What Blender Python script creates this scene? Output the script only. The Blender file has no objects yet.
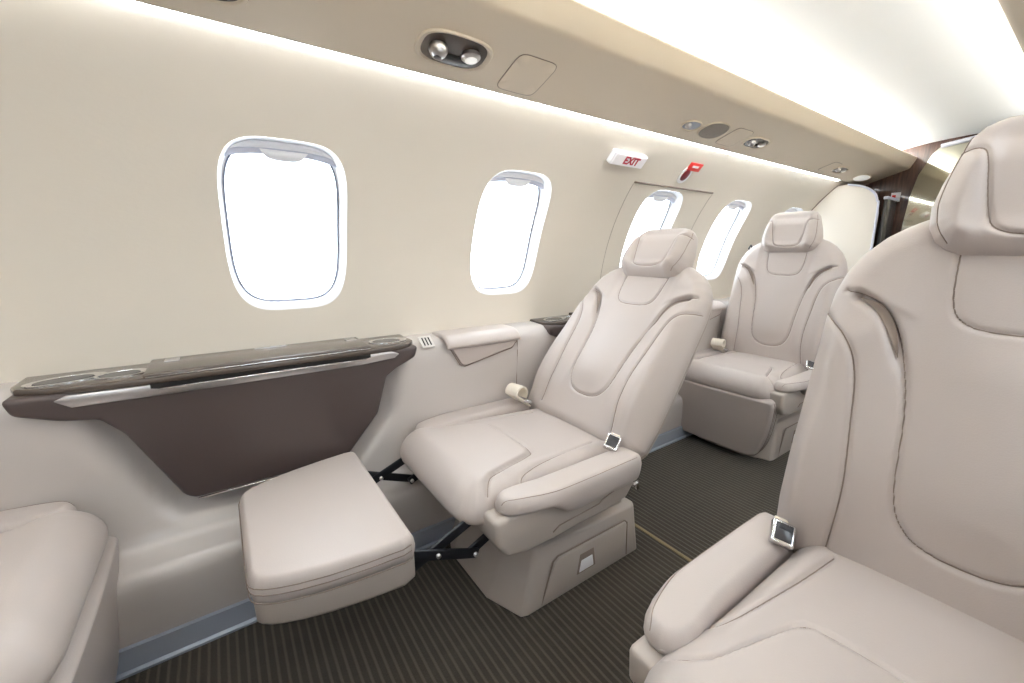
import bpy, bmesh, math, random
import numpy as np
from mathutils import Vector, Matrix

random.seed(4)
SC = bpy.context.scene
COL = SC.collection
PI = math.pi

# ------------------------------------------------------------------ cabin constants
X0, Z0, RW = -0.52, 0.72, 0.845       # fuselage axis and radius of the sidewall
YA, YF = -1.55, 3.50                  # aft and forward ends

# ------------------------------------------------------------------ materials
def lin(c):
    c = c / 255.0
    return c / 12.92 if c <= 0.04045 else ((c + 0.055) / 1.055) ** 2.4

def rgb(r, g, b):
    return (lin(r), lin(g), lin(b), 1.0)

MATS = {}
def mat(name, col, rough=0.5, metal=0.0, spec=0.5, emit=None, strength=0.0,
        bump=0.0, bscale=200.0, bstretch=(1, 1, 1), var=0.0, coat=0.0, kind='noise', sheen=0.0):
    m = bpy.data.materials.new(name)
    m.use_nodes = True
    nt = m.node_tree
    b = nt.nodes['Principled BSDF']
    b.inputs['Base Color'].default_value = col
    b.inputs['Roughness'].default_value = rough
    b.inputs['Metallic'].default_value = metal
    b.inputs['Specular IOR Level'].default_value = spec
    b.inputs['Coat Weight'].default_value = coat
    b.inputs['Sheen Weight'].default_value = sheen
    if emit:
        b.inputs['Emission Color'].default_value = emit
        b.inputs['Emission Strength'].default_value = strength
    if bump or var:
        tc = nt.nodes.new('ShaderNodeTexCoord')
        mp = nt.nodes.new('ShaderNodeMapping')
        mp.inputs['Scale'].default_value = bstretch
        nt.links.new(tc.outputs['Object'], mp.inputs['Vector'])
        if kind == 'voronoi':
            tx = nt.nodes.new('ShaderNodeTexVoronoi')
            fac = tx.outputs['Distance']
        else:
            tx = nt.nodes.new('ShaderNodeTexNoise')
            tx.inputs['Detail'].default_value = 4
            fac = tx.outputs['Fac']
        tx.inputs['Scale'].default_value = bscale
        nt.links.new(mp.outputs['Vector'], tx.inputs['Vector'])
        if bump:
            bp = nt.nodes.new('ShaderNodeBump')
            bp.inputs['Strength'].default_value = bump
            bp.inputs['Distance'].default_value = 0.001
            nt.links.new(fac, bp.inputs['Height'])
            nt.links.new(bp.outputs['Normal'], b.inputs['Normal'])
        if var:
            n2 = nt.nodes.new('ShaderNodeTexNoise')
            n2.inputs['Scale'].default_value = 6.0
            n2.inputs['Detail'].default_value = 5
            nt.links.new(mp.outputs['Vector'], n2.inputs['Vector'])
            mx = nt.nodes.new('ShaderNodeMix')
            mx.data_type = 'RGBA'
            mx.inputs[6].default_value = tuple(c * (1 - var) for c in col[:3]) + (1,)
            mx.inputs[7].default_value = tuple(min(1, c * (1 + var)) for c in col[:3]) + (1,)
            nt.links.new(n2.outputs['Fac'], mx.inputs[0])
            nt.links.new(mx.outputs[2], b.inputs['Base Color'])
    MATS[name] = m
    return m

LEATHER = mat('pale taupe leather', rgb(186, 176, 171), rough=0.38, spec=0.42, bump=0.12, bscale=420, kind='voronoi', var=0.025)
SHELL = mat('taupe shell', rgb(176, 166, 158), rough=0.45, spec=0.4, bump=0.08, bscale=500, var=0.02)
SEAM = mat('seam thread', rgb(140, 127, 118), rough=0.8, spec=0.15, bump=0.3, bscale=600)
WALLM = mat('cream wall covering', rgb(219, 211, 199), rough=0.55, spec=0.25, bump=0.25, bscale=70, bstretch=(1, 1, 2.5), var=0.015)
PANEL = mat('pale taupe side panel', rgb(197, 190, 186), rough=0.26, spec=0.6, coat=0.25, bump=0.05, bscale=400, var=0.015)
VALM = mat('beige valance', rgb(214, 201, 182), rough=0.55, spec=0.3, bump=0.08, bscale=300, var=0.015)
CEIL = mat('white headliner', rgb(238, 239, 238), rough=0.7, spec=0.2, bump=0.05, bscale=200, var=0.01)
TAUPE = mat('dark taupe moulding', rgb(80, 69, 67), rough=0.36, spec=0.45, bump=0.06, bscale=500, var=0.03)
GLOSSB = mat('brown grey gloss', rgb(82, 72, 65), rough=0.20, spec=0.5, bump=0.02, bscale=200, var=0.03, coat=0.3)
SILVER = mat('brushed silver', rgb(205, 202, 202), rough=0.28, metal=1.0, bump=0.05, bscale=60, bstretch=(1, 0.05, 6))
CHROME = mat('chrome', rgb(225, 225, 226), rough=0.12, metal=1.0, bump=0.01, bscale=60)
STEEL = mat('satin blue grey kick plate', rgb(156, 163, 176), rough=0.32, metal=0.1, bump=0.08, bscale=60, bstretch=(1, 0.04, 6))
BLACK = mat('black linkage', rgb(24, 25, 30), rough=0.35, spec=0.5, bump=0.02, bscale=200)
DARK = mat('dark recess', rgb(30, 27, 26), rough=0.6, spec=0.3, bump=0.02, bscale=200)
WHITE = mat('white plastic', rgb(238, 238, 242), rough=0.35, spec=0.4, bump=0.02, bscale=200)
RIM = mat('white window surround', rgb(240, 240, 243), rough=0.4, spec=0.35, bump=0.02, bscale=200)
SEAL = mat('grey window seal', rgb(112, 116, 132), rough=0.5, bump=0.02, bscale=200)
LILAC = mat('pale grey shade', rgb(206, 208, 222), rough=0.5, spec=0.3, bump=0.02, bscale=200)
RED = mat('red plastic', rgb(226, 58, 52), rough=0.4, bump=0.02, bscale=200)
DRED = mat('dark red handle', rgb(120, 34, 44), rough=0.35, bump=0.02, bscale=200)
EXITW = mat('lit sign face', rgb(235, 232, 236), rough=0.4, emit=(1, 0.96, 0.97, 1), strength=0.12, bump=0.02, bscale=200)
EXITR = mat('sign red', rgb(196, 36, 66), rough=0.5, bump=0.02, bscale=200)
SMOKE = mat('smoked screen', rgb(66, 64, 66), rough=0.2, spec=0.5, bump=0.01, bscale=200)
MIRROR = mat('tinted mirror', rgb(182, 180, 166), rough=0.05, metal=1.0, bump=0.005, bscale=20)
GRILLE = mat('grey speaker mesh', rgb(140, 131, 121), rough=0.6, bump=0.8, bscale=900, kind='voronoi')
WEB = mat('cream belt webbing', rgb(232, 224, 210), rough=0.7, spec=0.2, bump=0.5, bscale=300, bstretch=(1, 4, 1), sheen=0.2)
PLATE = mat('grey outlet plate', rgb(196, 192, 188), rough=0.4, bump=0.02, bscale=300)
TAN = mat('tan seam strip', rgb(140, 124, 92), rough=0.7, bump=0.2, bscale=300)
LED = mat('white light strip', (1, 1, 1, 1), rough=0.6, emit=(0.89, 0.955, 1.0, 1), strength=19.5, bump=0.01)
LED2 = mat('white cove light', (1, 1, 1, 1), rough=0.6, emit=(0.89, 0.955, 1.0, 1), strength=15.5, bump=0.01)
LAMP = mat('lit lamp lens', (0.6, 0.6, 0.58, 1), rough=0.4, emit=(1, 0.97, 0.9, 1), strength=0.35, bump=0.01)

def veneer():
    m = mat('dark wood veneer', rgb(72, 50, 42), rough=0.25, coat=0.4)
    nt = m.node_tree; b = nt.nodes['Principled BSDF']
    tc = nt.nodes.new('ShaderNodeTexCoord'); mp = nt.nodes.new('ShaderNodeMapping')
    mp.inputs['Scale'].default_value = (30, 4, 3)
    nz = nt.nodes.new('ShaderNodeTexNoise'); nz.inputs['Scale'].default_value = 3; nz.inputs['Detail'].default_value = 6
    cr = nt.nodes.new('ShaderNodeValToRGB')
    cr.color_ramp.elements[0].color = rgb(56, 38, 34); cr.color_ramp.elements[1].color = rgb(98, 70, 58)
    cr.color_ramp.elements[0].position = 0.3; cr.color_ramp.elements[1].position = 0.75
    nt.links.new(tc.outputs['Object'], mp.inputs['Vector']); nt.links.new(mp.outputs['Vector'], nz.inputs['Vector'])
    nt.links.new(nz.outputs['Fac'], cr.inputs['Fac']); nt.links.new(cr.outputs['Color'], b.inputs['Base Color'])
    return m
VENEER = veneer()

def carpet():
    m = bpy.data.materials.new('ribbed brown carpet'); m.use_nodes = True
    nt = m.node_tree; b = nt.nodes['Principled BSDF']
    b.inputs['Roughness'].default_value = 0.95; b.inputs['Specular IOR Level'].default_value = 0.15
    b.inputs['Sheen Weight'].default_value = 0.15
    N = nt.nodes.new; L = nt.links.new
    tc = N('ShaderNodeTexCoord'); sp = N('ShaderNodeSeparateXYZ'); L(tc.outputs['Object'], sp.inputs[0])
    mu = N('ShaderNodeMath'); mu.operation = 'MULTIPLY'; mu.inputs[1].default_value = 2 * PI / 0.0190
    L(sp.outputs['Y'], mu.inputs[0])
    sn = N('ShaderNodeMath'); sn.operation = 'SINE'; L(mu.outputs[0], sn.inputs[0])
    ramp = N('ShaderNodeValToRGB')
    ramp.color_ramp.elements[0].position = 0.66; ramp.color_ramp.elements[1].position = 0.93
    mr = N('ShaderNodeMapRange'); mr.inputs[1].default_value = -1; mr.inputs[2].default_value = 1
    L(sn.outputs[0], mr.inputs[0]); L(mr.outputs[0], ramp.inputs['Fac'])
    nz = N('ShaderNodeTexNoise'); nz.inputs['Scale'].default_value = 260; nz.inputs['Detail'].default_value = 3
    L(tc.outputs['Object'], nz.inputs['Vector'])
    mp = N('ShaderNodeMapping'); mp.inputs['Scale'].default_value = (14, 3, 1); L(tc.outputs['Object'], mp.inputs['Vector'])
    nz2 = N('ShaderNodeTexNoise'); nz2.inputs['Scale'].default_value = 1.4; nz2.inputs['Detail'].default_value = 5
    L(mp.outputs['Vector'], nz2.inputs['Vector'])
    base = N('ShaderNodeMix'); base.data_type = 'RGBA'
    base.inputs[6].default_value = rgb(50, 45, 40); base.inputs[7].default_value = rgb(74, 68, 60)
    ad = N('ShaderNodeMath'); ad.operation = 'MULTIPLY_ADD'; ad.inputs[1].default_value = 0.5; ad.inputs[2].default_value = 0.0
    L(nz.outputs['Fac'], ad.inputs[0])
    ad2 = N('ShaderNodeMath'); ad2.operation = 'MULTIPLY_ADD'; ad2.inputs[1].default_value = 0.6
    L(nz2.outputs['Fac'], ad2.inputs[0]); L(ad.outputs[0], ad2.inputs[2]); L(ad2.outputs[0], base.inputs[0])
    mx = N('ShaderNodeMix'); mx.data_type = 'RGBA'; mx.inputs[7].default_value = rgb(98, 91, 81)
    sc = N('ShaderNodeMath'); sc.operation = 'MULTIPLY'; sc.inputs[1].default_value = 0.6; L(ramp.outputs['Color'], sc.inputs[0])
    L(sc.outputs[0], mx.inputs[0]); L(base.outputs[2], mx.inputs[6]); L(mx.outputs[2], b.inputs['Base Color'])
    bp = N('ShaderNodeBump'); bp.inputs['Strength'].default_value = 0.5; bp.inputs['Distance'].default_value = 0.003
    hs = N('ShaderNodeMath'); hs.operation = 'ADD'; L(ramp.outputs['Color'], hs.inputs[0]); L(nz.outputs['Fac'], hs.inputs[1])
    L(hs.outputs[0], bp.inputs['Height']); L(bp.outputs['Normal'], b.inputs['Normal'])
    return m
CARPET = carpet()

def glass():
    m = bpy.data.materials.new('window glass'); m.use_nodes = True
    nt = m.node_tree; nt.nodes.clear()
    o = nt.nodes.new('ShaderNodeOutputMaterial'); mx = nt.nodes.new('ShaderNodeMixShader')
    t = nt.nodes.new('ShaderNodeBsdfTransparent'); g = nt.nodes.new('ShaderNodeBsdfGlossy')
    t.inputs[0].default_value = (0.96, 0.98, 1.0, 1); g.inputs['Roughness'].default_value = 0.02
    f = nt.nodes.new('ShaderNodeFresnel'); f.inputs[0].default_value = 1.45
    nt.links.new(f.outputs[0], mx.inputs[0]); nt.links.new(t.outputs[0], mx.inputs[1]); nt.links.new(g.outputs[0], mx.inputs[2])
    nt.links.new(mx.outputs[0], o.inputs[0])
    return m
GLASS = glass()

# ------------------------------------------------------------------ object helpers
def link(o, parent=None):
    COL.objects.link(o)
    if parent is not None:
        o.parent = parent
    return o

def mobj(name, me, m, parent=None, loc=None, rot=None):
    o = bpy.data.objects.new(name, me)
    if m is not None and not me.materials:
        me.materials.append(m)
    if loc is not None: o.location = loc
    if rot is not None: o.rotation_euler = rot
    return link(o, parent)

def tag(o, label=None, cat=None, group=None, kind=None):
    if label: o['label'] = label
    if cat: o['category'] = cat
    if group: o['group'] = group
    if kind: o['kind'] = kind
    return o

def empty(name, loc=(0, 0, 0), rz=0):
    o = bpy.data.objects.new(name, None)
    o.empty_display_size = 0.1
    o.location = loc; o.rotation_euler = (0, 0, rz)
    return link(o)

def mesh(name, v, f, smooth=True):
    me = bpy.data.meshes.new(name)
    me.from_pydata([tuple(p) for p in v], [], [tuple(q) for q in f])
    me.validate()
    if smooth:
        me.polygons.foreach_set('use_smooth', [True] * len(me.polygons))
    me.update()
    return me

def bm_mesh(bm, name='m', smooth=True, angle=40):
    bmesh.ops.recalc_face_normals(bm, faces=bm.faces)
    me = bpy.data.meshes.new(name)
    bm.to_mesh(me); bm.free()
    if smooth:
        me.polygons.foreach_set('use_smooth', [True] * len(me.polygons))
        try: me.set_sharp_from_angle(angle=math.radians(angle))
        except Exception: pass
    return me

def bm_box(bm, c, d, M=None, bev=0.0, seg=3):
    r = bmesh.ops.create_cube(bm, size=1.0)
    vs = r['verts']
    for v in vs:
        v.co = Vector((v.co.x * d[0], v.co.y * d[1], v.co.z * d[2]))
    if bev > 0:
        es = list({e for v in vs for e in v.link_edges})
        r2 = bmesh.ops.bevel(bm, geom=es, offset=bev, segments=seg, profile=0.5, affect='EDGES')
        vs = list({v for f in r2['faces'] for v in f.verts} | {v for v in vs if v.is_valid})
        # gather the whole island
        seen = set(vs); st = list(vs)
        while st:
            a = st.pop()
            for e in a.link_edges:
                b = e.other_vert(a)
                if b not in seen: seen.add(b); st.append(b)
        vs = list(seen)
    T = Matrix.Translation(Vector(c)) @ (M if M is not None else Matrix())
    for v in vs: v.co = T @ v.co
    return vs

def box(name, c, d, m, parent=None, bev=0.004, rot=None, seg=3):
    bm = bmesh.new()
    M = None
    if rot is not None:
        from mathutils import Euler
        M = Euler(rot).to_matrix().to_4x4()
    bm_box(bm, c, d, M, bev, seg)
    return mobj(name, bm_mesh(bm), m, parent)

def prism_mesh(poly, axis, a0, a1, bev=0.0, seg=3, top=None):
    """poly: list of 2-D points; axis 'x': points are (y,z), extruded in x from a0 to a1. top: alternative outline at a1"""
    bm = bmesh.new()
    def mk(p, a):
        if axis == 'x': return (a, p[0], p[1])
        if axis == 'y': return (p[0], a, p[1])
        return (p[0], p[1], a)
    tp = top or poly
    A = [bm.verts.new(mk(p, a0)) for p in poly]
    B = [bm.verts.new(mk(p, a1)) for p in tp]
    n = len(poly)
    bm.faces.new(A[::-1]); bm.faces.new(B)
    for i in range(n):
        bm.faces.new((A[i], A[(i + 1) % n], B[(i + 1) % n], B[i]))
    bmesh.ops.recalc_face_normals(bm, faces=bm.faces)
    if bev > 0:
        bmesh.ops.bevel(bm, geom=list(bm.edges), offset=bev, segments=seg, profile=0.5, affect='EDGES', clamp_overlap=True)
    return bm_mesh(bm)

def tube_mesh(paths, r, n=6, closed=False):
    V, F = [], []
    for P in paths:
        P = [Vector(p) for p in P]
        k = len(P); base = len(V)
        up0 = None
        for i, p in enumerate(P):
            if closed: t = (P[(i + 1) % k] - P[i - 1])
            else: t = P[min(i + 1, k - 1)] - P[max(i - 1, 0)]
            t.normalize()
            if up0 is None:
                up0 = Vector((0, 0, 1)) if abs(t.z) < 0.9 else Vector((1, 0, 0))
            u = (up0 - t * up0.dot(t)).normalized(); w = t.cross(u); up0 = u
            for j in range(n):
                a = 2 * PI * j / n
                V.append(p + (u * math.cos(a) + w * math.sin(a)) * r)
        for i in range(k if closed else k - 1):
            for j in range(n):
                a = base + i * n + j; b = base + i * n + (j + 1) % n
                i2 = (i + 1) % k
                c = base + i2 * n + (j + 1) % n; d = base + i2 * n + j
                F.append((a, b, c, d))
        if not closed:
            F.append(tuple(base + j for j in range(n))[::-1])
            F.append(tuple(base + (k - 1) * n + j for j in range(n)))
    return mesh('tube', V, F)

def lathe_mesh(prof, n=32):
    V, F = [], []
    k = len(prof)
    for i in range(n):
        a = 2 * PI * i / n
        for (r, z) in prof: V.append((r * math.cos(a), r * math.sin(a), z))
    for i in range(n):
        for j in range(k - 1):
            a = i * k + j; b = ((i + 1) % n) * k + j
            F.append((a, b, b + 1, a + 1))
    me = mesh('lathe', V, F)
    bm = bmesh.new(); bm.from_mesh(me); bmesh.ops.remove_doubles(bm, verts=bm.verts, dist=1e-6)
    return bm_mesh(bm)

def crom(pts, k=8):
    """Catmull-Rom through points (open)"""
    P = [np.array(p, float) for p in pts]
    P = [2 * P[0] - P[1]] + P + [2 * P[-1] - P[-2]]
    out = []
    for i in range(1, len(P) - 2):
        for j in range(k):
            t = j / k
            p0, p1, p2, p3 = P[i - 1], P[i], P[i + 1], P[i + 2]
            out.append(0.5 * ((2 * p1) + (-p0 + p2) * t + (2 * p0 - 5 * p1 + 4 * p2 - p3) * t * t + (-p0 + 3 * p1 - 3 * p2 + p3) * t ** 3))
    out.append(P[-2])
    return np.array(out)

def ss(a, b, x):
    t = np.clip((np.asarray(x, float) - a) / (b - a), 0, 1)
    return t * t * (3 - 2 * t)

def seg_dist(px, py, poly, closed=False):
    """distance from arrays px,py to a polyline"""
    d = np.full(px.shape, 1e9)
    n = len(poly)
    for i in range(n if closed else n - 1):
        a = poly[i]; b = poly[(i + 1) % n]
        vx, vy = b[0] - a[0], b[1] - a[1]
        L = vx * vx + vy * vy + 1e-12
        t = np.clip(((px - a[0]) * vx + (py - a[1]) * vy) / L, 0, 1)
        d = np.minimum(d, np.hypot(px - a[0] - t * vx, py - a[1] - t * vy))
    return d

class Pillow:
    """An upholstered body over a 2-D outline: front skin with a rolled edge, bulges and stitched grooves, and a plainer back."""
    def __init__(s, hw, s0, s1, rf, ef, rb, eb, add=None, grooves=(), warp=None, ns=140, nu=110, expo=2.0, backflat=0.0):
        s.hw, s.s0, s.s1 = hw, s0, s1
        s.rf, s.ef, s.rb, s.eb = rf, ef, rb, eb
        s.add, s.grooves, s.warp, s.ns, s.nu = add, grooves, warp, ns, nu
        ts = np.linspace(s0, s1, 90)
        R = [(float(hw(t)), t) for t in ts]
        L = [(-x, t) for x, t in R[::-1]]
        s.out = R + L
    def edge(s, d, e):
        t = np.clip(d / e, 0, 1)
        return np.sqrt(np.clip(1 - (1 - t) ** 2, 0, 1))
    def front(s, x, y, grooves=True):
        d = seg_dist(x, y, s.out, True)
        m = s.edge(d, s.ef)
        h = s.rf * m
        if s.add is not None:
            h = h + s.add(x, y) * ss(0, s.ef * 1.2, d)
        if grooves:
            for g in s.grooves:
                q = seg_dist(x, y, g[0])
                k = g[3](x, y) if len(g) > 3 else 1.0
                h = h - g[2] * k * np.exp(-(q / g[1]) ** 2) * ss(0, 0.012, d)
        return h
    def mesh(s):
        def blend(n):
            t = np.linspace(0, 1, n + 1)
            return 0.55 * (1 - np.cos(PI * t)) / 2 + 0.45 * t
        S = s.s0 + (s.s1 - s.s0) * blend(s.ns)
        U = blend(s.nu) * 2 - 1
        w = np.array([float(s.hw(t)) for t in S])
        X = w[:, None] * U[None, :]; Y = np.repeat(S[:, None], s.nu + 1, 1)
        hf = s.front(X, Y)
        d = seg_dist(X, Y, s.out, True)
        hb = -s.rb * s.edge(d, s.eb)
        bd = np.zeros_like(X, bool); bd[0] = bd[-1] = True; bd[:, 0] = bd[:, -1] = True
        hf[bd] = 0; hb[bd] = 0
        n0, n1 = X.shape
        idx = np.arange(n0 * n1).reshape(n0, n1)
        V = np.stack([X, Y, hf], -1).reshape(-1, 3)
        VB = np.stack([X, Y, hb], -1).reshape(-1, 3)
        bidx = np.where(bd, idx, 0)
        inner = ~bd.reshape(-1)
        remap = np.arange(n0 * n1)
        remap[inner] = n0 * n1 + np.arange(inner.sum())
        bidx = remap.reshape(n0, n1)
        V = np.concatenate([V, VB[inner]])
        if s.warp is not None: V = s.warp(V)
        def quads(I): return np.stack([I[:-1, :-1], I[:-1, 1:], I[1:, 1:], I[1:, :-1]], -1).reshape(-1, 4)
        F = np.concatenate([quads(idx), quads(bidx)[:, ::-1]])
        me = bpy.data.meshes.new('pillow')
        me.vertices.add(len(V)); me.vertices.foreach_set('co', V.astype(np.float32).reshape(-1))
        me.loops.add(len(F) * 4); me.loops.foreach_set('vertex_index', F.astype(np.int32).reshape(-1))
        me.polygons.add(len(F))
        me.polygons.foreach_set('loop_start', np.arange(0, len(F) * 4, 4, dtype=np.int32))
        me.polygons.foreach_set('use_smooth', np.ones(len(F), dtype=bool))
        me.update(calc_edges=True); me.validate()
        return me
    def piping(s, lines, r, sink=0.0):
        paths = []
        for P in lines:
            P = np.array(P)
            h = s.front(P[:, 0], P[:, 1]) - sink
            V = np.stack([P[:, 0], P[:, 1], h], -1)
            if s.warp is not None: V = s.warp(V)
            paths.append(V)
        return tube_mesh(paths, r, 5)

def mirror_line(P):
    P = np.array(P).copy(); P[:, 0] *= -1
    return P

# ================================================================== THE SETTING
def wx(z, side=-1, r=RW):
    return X0 + side * math.sqrt(max(0, r * r - (z - Z0) ** 2))

def wallpt(y, th, side=-1, r=RW):
    return (X0 + side * r * math.cos(th), y, Z0 + r * math.sin(th))

TH0, TH1 = math.asin((0.60 - Z0) / RW), math.asin((1.42 - Z0) / RW)
WIN_TH = 0.5 * (math.asin((0.800 - Z0) / RW) + math.asin((1.214 - Z0) / RW))
WIN_A = 0.151                                           # half width along the cabin
WIN_B = 0.5 * (math.asin((1.214 - Z0) / RW) - math.asin((0.800 - Z0) / RW))
NWP = 72
def win_outline(k=1.0, n=NWP, e=3.9, flare=0.0, drop=0.0):
    pts = []
    for i in range(n):
        a = 2 * PI * i / n + 1e-4
        c, s = math.cos(a), math.sin(a)
        b = k * WIN_B * math.copysign(abs(s) ** (2 / e), s)
        if b < 0: b *= 1 + flare
        pts.append((k * WIN_A * math.copysign(abs(c) ** (2 / e), c), b - drop))
    return pts

def build_wall(name, side, ycs):
    V, F = [], []
    cell = 0.21
    # window cells
    bounds = []
    t0, t1 = TH0, TH1
    for yc in ycs:
        o = win_outline(flare=0.075)
        rings = 6
        rows = []
        dirs = []
        for (a, b) in o:
            # project onto the cell rectangle
            hb = (t1 - WIN_TH) if b >= 0 else (WIN_TH - t0)
            k = min(cell / abs(a) if abs(a) > 1e-6 else 1e9, hb / abs(b) if abs(b) > 1e-6 else 1e9)
            dirs.append((a * k, b * k))
        # put four outline samples exactly on the rectangle corners
        for (ca, cb) in ((cell, t1 - WIN_TH), (-cell, t1 - WIN_TH), (-cell, t0 - WIN_TH), (cell, t0 - WIN_TH)):
            j = min(range(NWP), key=lambda q: math.hypot((dirs[q][0] - ca), (dirs[q][1] - cb)))
            dirs[j] = (ca, cb)
        for q in range(rings + 1):
            t = q / rings
            st = len(V)
            for (a, b), (da, db) in zip(o, dirs):
                V.append(wallpt(yc + a + (da - a) * t, WIN_TH + b + (db - b) * t, side))
            rows.append(st)
        for q in range(rings):
            for i in range(NWP):
                j = (i + 1) % NWP
                F.append((rows[q] + i, rows[q] + j, rows[q + 1] + j, rows[q + 1] + i))
        bounds.append((yc - cell, yc + cell))
    # plain stretches between
    edges = [YA] + [b for bb in bounds for b in bb] + [YF]
    for i in range(0, len(edges), 2):
        a, b = edges[i], edges[i + 1]
        if b - a < 1e-4: continue
        n = 60
        st = len(V)
        for yy in (a, b):
            ye = yy + (-0.006 if yy == a else 0.006)
            for j in range(n + 1): V.append(wallpt(ye, t0 + (t1 - t0) * j / n, side, RW + 0.0004))
        for j in range(n):
            F.append((st + j, st + j + 1, st + n + 1 + j + 1, st + n + 1 + j))
    me = mesh(name, V, F)
    N = [Vector((X0 - v[0], 0, Z0 - v[2])).normalized() for v in V]
    bm = bmesh.new(); bm.from_mesh(me)
    for f in bm.faces:
        if f.normal.dot(N[f.verts[0].index]) < 0: f.normal_flip()
    bm.to_mesh(me); bm.free()
    me.normals_split_custom_set_from_vertices(N)
    o = mobj(name, me, WALLM)
    tag(o, kind='structure')
    return o

WIN_L = [0.176, 0.906, 1.715, 2.365, 3.03]
WIN_R = [-0.55, 0.176, 0.906, 1.65, 2.345]
build_wall('wall_left', -1, WIN_L)
build_wall('wall_right', 1, WIN_R)

def build_window(i, yc, side):
    def ring(k, dr, flare=0.0):
        return [wallpt(yc + a, WIN_TH + b, side, RW + dr) for a, b in win_outline(k, flare=flare, drop=0.44 * max(0, dr))]
    prof = [(1.0, -0.0008, 0.075), (0.995, 0.0008, 0.05), (0.99, 0.004, 0.025), (0.982, 0.009, 0.01), (0.974, 0.016, 0), (0.965, 0.026, 0), (0.953, 0.038, 0), (0.94, 0.047, 0), (0.905, 0.050, 0)]
    V, F = [], []
    for (k, d, fl_) in prof: V += ring(k, d, fl_)
    for q in range(len(prof) - 1):
        for p in range(NWP):
            j = (p + 1) % NWP
            F.append((q * NWP + p, q * NWP + j, (q + 1) * NWP + j, (q + 1) * NWP + p))
    fr = mobj('window_%d' % i, mesh('surround', V, F), RIM)
    tag(fr, kind='structure')
    V = ring(0.935, 0.052); c = wallpt(yc, WIN_TH, side, RW + 0.052)
    V2 = ring(0.45, 0.052)
    n = NWP
    allv = V + V2 + [c]
    F = [(p, (p + 1) % n, n + (p + 1) % n, n + p) for p in range(n)] + [(n + p, n + (p + 1) % n, 2 * n) for p in range(n)]
    mobj('pane', mesh('pane', allv, F), GLASS, fr)
    mobj('seal', tube_mesh([ring(0.912, 0.049)], 0.0026, 6, True), SEAL, fr)
    # the shade cassette drawn a little way down at the top of the opening, with its pull tab
    nn = 24
    def band(hi, lo_, d0, d1, curve):
        V, F = [], []
        for q in range(nn + 1):
            u = -1 + 2 * q / nn
            a = u * WIN_A * 0.945
            top = WIN_B * 0.955 * (1 - abs(u * 0.97) ** 3.9) ** (1 / 3.9)
            tb = min(top, WIN_B * (hi - curve * abs(u) ** 3)); lo = min(tb, WIN_B * (lo_ - curve * abs(u) ** 3))
            for (bb, dr) in ((tb, d0), (lo, d0), (lo, d1), (tb, d1)):
                V.append(wallpt(yc + a, WIN_TH + bb - 0.44 * dr, side, RW + dr))
        for q in range(nn):
            for e in range(4):
                F.append((q * 4 + e, q * 4 + (e + 1) % 4, (q + 1) * 4 + (e + 1) % 4, (q + 1) * 4 + e))
        return mesh('band', V, F)
    mobj('shade_pocket', band(1.0, 0.88, 0.026, 0.044, 0.08), RIM, fr)
    sh = mobj('shade', band(0.90, 0.815, 0.033, 0.041, 0.10), LILAC, fr)
    V, F = [], []
    for q in range(13):
        u = -1 + 2 * q / 12
        hgt = 0.030 * (1 - abs(u) ** 4)
        for (bb, dr) in ((WIN_B * 0.865, 0.028), (WIN_B * 0.865 - hgt, 0.028), (WIN_B * 0.865 - hgt, 0.035), (WIN_B * 0.865, 0.035)):
            V.append(wallpt(yc + u * 0.055, WIN_TH + bb - 0.44 * dr, side, RW + dr))
    for q in range(12):
        for e in range(4):
            F.append((q * 4 + e, q * 4 + (e + 1) % 4, (q + 1) * 4 + (e + 1) % 4, (q + 1) * 4 + e))
    mobj('pull_tab', mesh('tab', V, F), WHITE, sh)
n = 0
for yc in WIN_L:
    n += 1; build_window(n, yc, -1)
for yc in WIN_R:
    n += 1; build_window(n, yc, 1)

# floor
V = [(-1.30, YA, 0), (0.26, YA, 0), (0.26, YF, 0), (-1.30, YF, 0)]
fl = mobj('floor', mesh('floor', [Vector(v) for v in V], [(0, 1, 2, 3)], False), CARPET)
tag(fl, kind='structure')

# lower side panels: profile swept along the cabin; the left one dishes in around each console
PROF = [(-1.150, 0.055), (-1.146, 0.10), (-1.142, 0.16), (-1.141, 0.198), (-1.144, 0.216), (-1.152, 0.227), (-1.166, 0.234), (-1.188, 0.240),
        (-1.208, 0.246), (-1.223, 0.253), (-1.232, 0.262), (-1.240, 0.285), (-1.247, 0.32), (-1.251, 0.37), (-1.252, 0.42), (-1.251, 0.48), (-1.248, 0.54),
        (-1.246, 0.59), (-1.250, 0.622), (-1.260, 0.642), (-1.276, 0.655), (-1.30, 0.661), (-1.34, 0.664), (-1.375, 0.665)]
def densify(P, step=0.014):
    out = []
    for a, b in zip(P[:-1], P[1:]):
        k = max(1, int(math.hypot(b[0] - a[0], b[1] - a[1]) / step))
        out += [(a[0] + (b[0] - a[0]) * i / k, a[1] + (b[1] - a[1]) * i / k) for i in range(k)]
    return out + [P[-1]]
PD = densify(PROF)
CONS = [(-0.385, 0.668), (-0.375, 0.628), (-0.31, 0.603), (-0.25, 0.592), (-0.215, 0.55), (-0.132, 0.366), (-0.112, 0.352), (0.243, 0.352),
        (0.262, 0.366), (0.352, 0.47), (0.385, 0.58), (0.42, 0.602), (0.48, 0.628), (0.49, 0.668)]
CONS_Y = [0.0, 1.43]
def inside(y, z, poly):
    c = False
    n = len(poly); j = n - 1
    for i in range(n):
        yi, zi = poly[i]; yj, zj = poly[j]
        if (zi > z) != (zj > z) and y < (yj - yi) * (z - zi) / (zj - zi) + yi: c = not c
        j = i
    return c
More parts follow.
